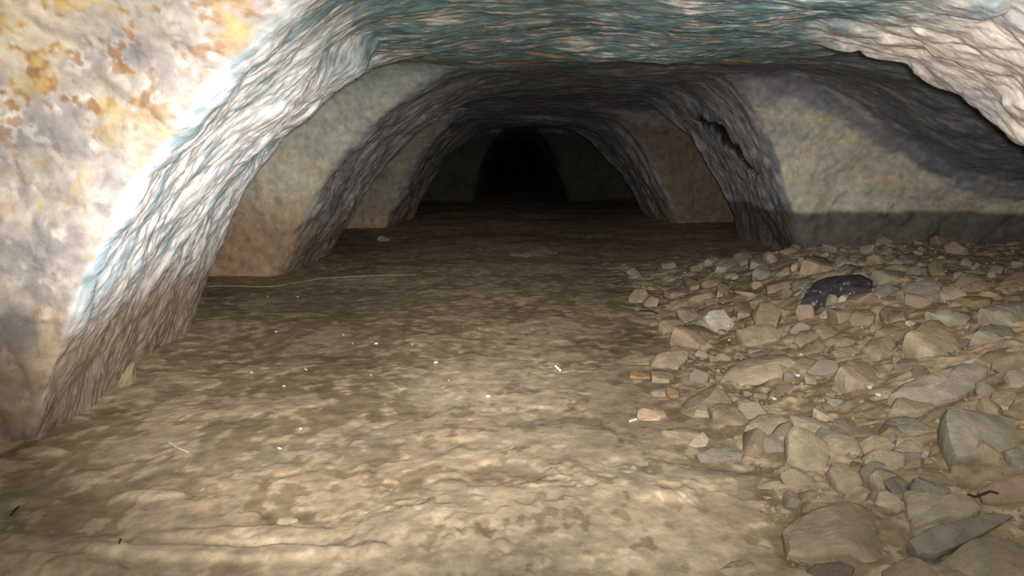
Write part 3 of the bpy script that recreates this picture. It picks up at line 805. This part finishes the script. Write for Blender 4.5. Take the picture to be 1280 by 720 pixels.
# fist-sized broken stones filling the heap between the traced ones
def rock_mesh(seed, k=13):
    r = np.random.RandomState(seed)
    import bmesh
    bm = bmesh.new()
    sx, sy, sz = r.uniform(.8, 1.3), r.uniform(.7, 1.1), r.uniform(.4, .8)
    for _ in range(k):
        v = r.normal(size=3); v /= np.linalg.norm(v)
        v = np.sign(v) * np.abs(v) ** .7
        bm.verts.new((v[0] * sx, v[1] * sy, v[2] * sz))
    res = bmesh.ops.convex_hull(bm, input=bm.verts)
    loose = [v for v in bm.verts if not v.link_faces]
    bmesh.ops.delete(bm, geom=loose, context='VERTS')
    bmesh.ops.bevel(bm, geom=list(bm.edges), offset=.07, segments=1, affect='EDGES', profile=.5)
    bmesh.ops.triangulate(bm, faces=bm.faces)
    me = bpy.data.meshes.new('broken_stone'); bm.to_mesh(me); bm.free()
    me.polygons.foreach_set('use_smooth', [True] * len(me.polygons))
    me.set_sharp_from_angle(angle=math.radians(28))
    return me
VAR = []
for k in range(12):
    for mt in ('clay', 'tan', 'grey'):
        me = rock_mesh(100 + k); me.materials.append(SM[mt]); VAR.append(me)
hero = np.array([np.array(p).mean(0) for _, _, _, p in ST])
import re
CUT = re.compile(r"( lying| at the| at | in the| in | right | left | just | behind | under| below| beside| between| standing| tucked| among| touching| on the| above| wedged| near| halfway| directly| two stones| cut by| half sunk| sunk| leaning| filling| squeezed| pointing|,| to the| to be| that| apart| with a lit)")
SHORT = [CUT.split(l)[0] for _, l, _, _ in ST]
from collections import Counter
CN = Counter(SHORT)
HP = [(SHORT[i], hero[i], ground_hit(*hero[i])) for i in range(len(ST)) if CN[SHORT[i]] == 1 and len(SHORT[i].split()) >= 3 and len(SHORT[i].split()) <= 8]
cnt = 0; tries = 0; seen = {}
rs = np.random.RandomState(5)
while cnt < 165 and tries < 9000:
    tries += 1
    yy = 2.7 + 6.4 * rs.rand() ** 1.1; xx = 1.05 + .06 * (yy - 4) + (min(.70 * yy, 5.2) - .9) * rs.rand() ** 1.1
    if xx / yy > .66: continue
    s = (.034 + .062 * rs.rand() ** 1.6) * (1.0 + .05 * yy)
    hz = float(floor_h(np.array([xx], np.float32), np.array([yy], np.float32), False)[0])
    # keep to the gaps between the larger stones
    vy = COS * yy - SIN * (hz - EYE); pxp = np.array([640 + FPX * xx / vy, 360 - FPX * ((hz - EYE) * COS + yy * SIN) / vy])
    if (np.abs(hero - pxp) / np.array([11, 7])).max(1).min() < 1: continue
    mi = rs.randint(len(VAR)); word = ('brown', 'tan', 'grey')[mi % 3]
    k = min(range(len(HP)), key=lambda i: ((HP[i][1] - pxp) ** 2 * np.array([1, 2])).sum())
    dv = pxp - HP[k][1]
    rel = ('right of' if dv[0] > 0 else 'left of') if abs(dv[0]) > 1.5 * abs(dv[1]) else ('in front of' if dv[1] > 0 else 'behind')
    lab = 'small %s broken stone %s the %s' % (word, rel, HP[k][0])
    if lab in seen: continue
    seen[lab] = 1
    o = bpy.data.objects.new('broken_stone', VAR[mi])
    o.location = (xx, yy, hz + .15 * s); o.scale = (s, s * rs.uniform(.8, 1.1), s)
    o.rotation_euler = (rs.uniform(-.5, .5), rs.uniform(-.5, .5), rs.uniform(0, 6.28))
    COL.objects.link(o)
    tag(o, lab, 'stone', 'small broken stones between the slabs of the heap')
    cnt += 1
print('fillers', cnt)

# uncountable small debris of the heap: one object
Vs, Fs = [], []
for k in range(2600):
    yy = 2.4 + 6.4 * rs.rand() ** 1.2; xx = 1.0 + .06 * (yy - 4) + (.72 * yy - .8) * rs.rand() ** 1.25
    if xx > 5.6: continue
    s = .004 + .014 * rs.rand() ** 2.2
    q = rs.normal(size=(6, 3)) * .25 + np.array([[1, 0, 0], [-1, 0, 0], [0, 1, 0], [0, -1, 0], [0, 0, .7], [0, 0, -.7]])
    a_ = rs.uniform(0, 6.28); ca, sa = math.cos(a_), math.sin(a_)
    q = np.stack([q[:, 0] * ca - q[:, 1] * sa, q[:, 0] * sa + q[:, 1] * ca, q[:, 2]], 1) * s
    Vs.append(q + np.array([xx, yy, 0])); b_ = 6 * (len(Vs) - 1)
    Fs += [(b_ + i, b_ + j, b_ + k2) for i, j, k2 in ((0, 2, 4), (2, 1, 4), (1, 3, 4), (3, 0, 4), (2, 0, 5), (1, 2, 5), (3, 1, 5), (0, 3, 5))]
Vs = np.concatenate(Vs)
cxy = Vs.reshape(-1, 6, 3).mean(1)
hz = floor_h(cxy[:, 0].astype(np.float32), cxy[:, 1].astype(np.float32))
Vs[:, 2] += np.repeat(hz, 6) + .003
me = bpy.data.meshes.new('rubble_chips'); me.from_pydata(Vs.tolist(), [], Fs); me.update(); me.materials.append(SM['clay'])
o = bpy.data.objects.new('rubble_chips', me); COL.objects.link(o)
tag(o, 'loose small chips and grit strewn between the stones of the heap', 'rubble', kind='stuff')

# ------------------------------------------------------------------ small things on the mud
def tube(name, pts, rad, mat, label, cat, group=None, seg=6):
    pts = [np.array(p, float) for p in pts]
    V, F = [], []
    for i, p in enumerate(pts):
        tdir = pts[min(i + 1, len(pts) - 1)] - pts[max(i - 1, 0)]; tdir /= np.linalg.norm(tdir)
        e1 = np.cross(tdir, [0, 0, 1.]); e1 /= np.linalg.norm(e1) + 1e-9; e2 = np.cross(e1, tdir)
        rr = rad * (1 if 0 < i < len(pts) - 1 else .8)
        for k in range(seg):
            an = 2 * math.pi * k / seg
            V.append(p + rr * (math.cos(an) * e1 + math.sin(an) * e2))
    for i in range(len(pts) - 1):
        for k in range(seg):
            j = (k + 1) % seg
            F.append((i * seg + k, i * seg + j, (i + 1) * seg + j, (i + 1) * seg + k))
    F.append(tuple(range(seg - 1, -1, -1))); F.append(tuple((len(pts) - 1) * seg + k for k in range(seg)))
    org = np.array(pts[0]); V = np.array(V) - org
    me = chip_mesh(name, V, F, 60); me.materials.append(SM[mat])
    o = bpy.data.objects.new(name, me); o.location = org; COL.objects.link(o)
    return tag(o, label, cat, group)

def on_floor(px, py, up):
    p = ground_hit(px, py)
    p[2] = float(floor_h(np.array([p[0]], np.float32), np.array([p[1]], np.float32))[0]) + up
    return p

tube('paper_stub', [on_floor(694, 461, .008), on_floor(700, 465, .008)], .009, 'paper', 'tiny white stub lying on the mud in the middle of the floor', 'stub')
tube('paper_stub', [on_floor(787, 530, .008), on_floor(795, 528, .008)], .007, 'paper', 'tiny white stub lying beside the peach-coloured stone', 'stub')
tube('straw', [on_floor(x_, y_, .006) for x_, y_ in ((211, 556), (218, 560), (226, 566), (235, 569))], .004, 'straw', 'thin curved pale straw on the mud near the left pillar', 'straw')
tube('twig', [on_floor(13, 645, .006), on_floor(18, 640, .008), on_floor(24, 635, .006)], .004, 'darktwig', 'short dark twig on the mud at the left edge', 'twig')
tube('twig', [on_floor(150, 694, .004), on_floor(152, 684, .02)], .004, 'darktwig', 'short dark twig in the mud near the bottom left', 'twig')
tube('twig', [on_floor(799, 388, .006), on_floor(812, 391, .010), on_floor(823, 394, .006)], .007, 'darktwig', 'thin dark twig on the mud left of the pyramid-shaped stone', 'twig')
def lifted(px, py, dep):
    r = ray(px, py); t = dep / r[1]; return np.array([0, 0, EYE]) + t * r
tw = ground_hit(1228, 622)[1] - .10
tube('twig', [lifted(x_, y_, tw) for x_, y_ in ((1210, 618), (1219, 621), (1231, 617), (1238, 614), (1248, 617))], 0.0045, 'twig', 'dark red twig lying on the right end of the big pale block', 'twig')
tube('cord', [on_floor(x_, y_, .004) for x_, y_ in ((246, 359), (270, 358), (295, 358), (320, 359), (345, 358), (370, 354), (400, 349), (440, 347), (480, 345), (520, 344))], .003, 'cord',
     'thin pale line on the floor at the foot of the second left pillar', 'cord')  # thin pale tube following a pale line across the floor
PEB = [(355,483),(440,431),(470,430),(315,467),(335,371),(372,371),(560,478),(610,500),(430,420),(383,462),(345,415),(515,432),(545,455),(465,470),(350,560),(375,537)]
peb = rock_mesh(900, 9); peb.materials.append(SM['quartz'])
for k, (px_, py_) in enumerate(PEB):
    p = on_floor(px_, py_, .004); s = .010 + .006 * ((k * 7) % 5) / 5
    o = bpy.data.objects.new('pebble', peb); o.location = p; o.scale = (s, s, s); o.rotation_euler = (0, 0, k * 1.3); COL.objects.link(o)
    tag(o, 'tiny whitish pebble scattered on the mud between path and left pillars', 'pebble', 'whitish pebbles on the mud')
PEB2 = [(1160,392),(1086,483),(1098,493),(1126,494),(968,497),(911,424),(896,463),(979,448),(1003,442),(997,468)]
for k, (px_, py_) in enumerate(PEB2):
    p = ground_hit(px_, py_, .05); s = .014 + .010 * ((k * 3) % 5) / 5
    o = bpy.data.objects.new('pebble', peb); o.location = p; o.scale = (s, s, s); o.rotation_euler = (.4, 0, k * 1.3); COL.objects.link(o)
    tag(o, 'tiny white chip resting among the stones of the heap', 'pebble', 'white chips on the heap')
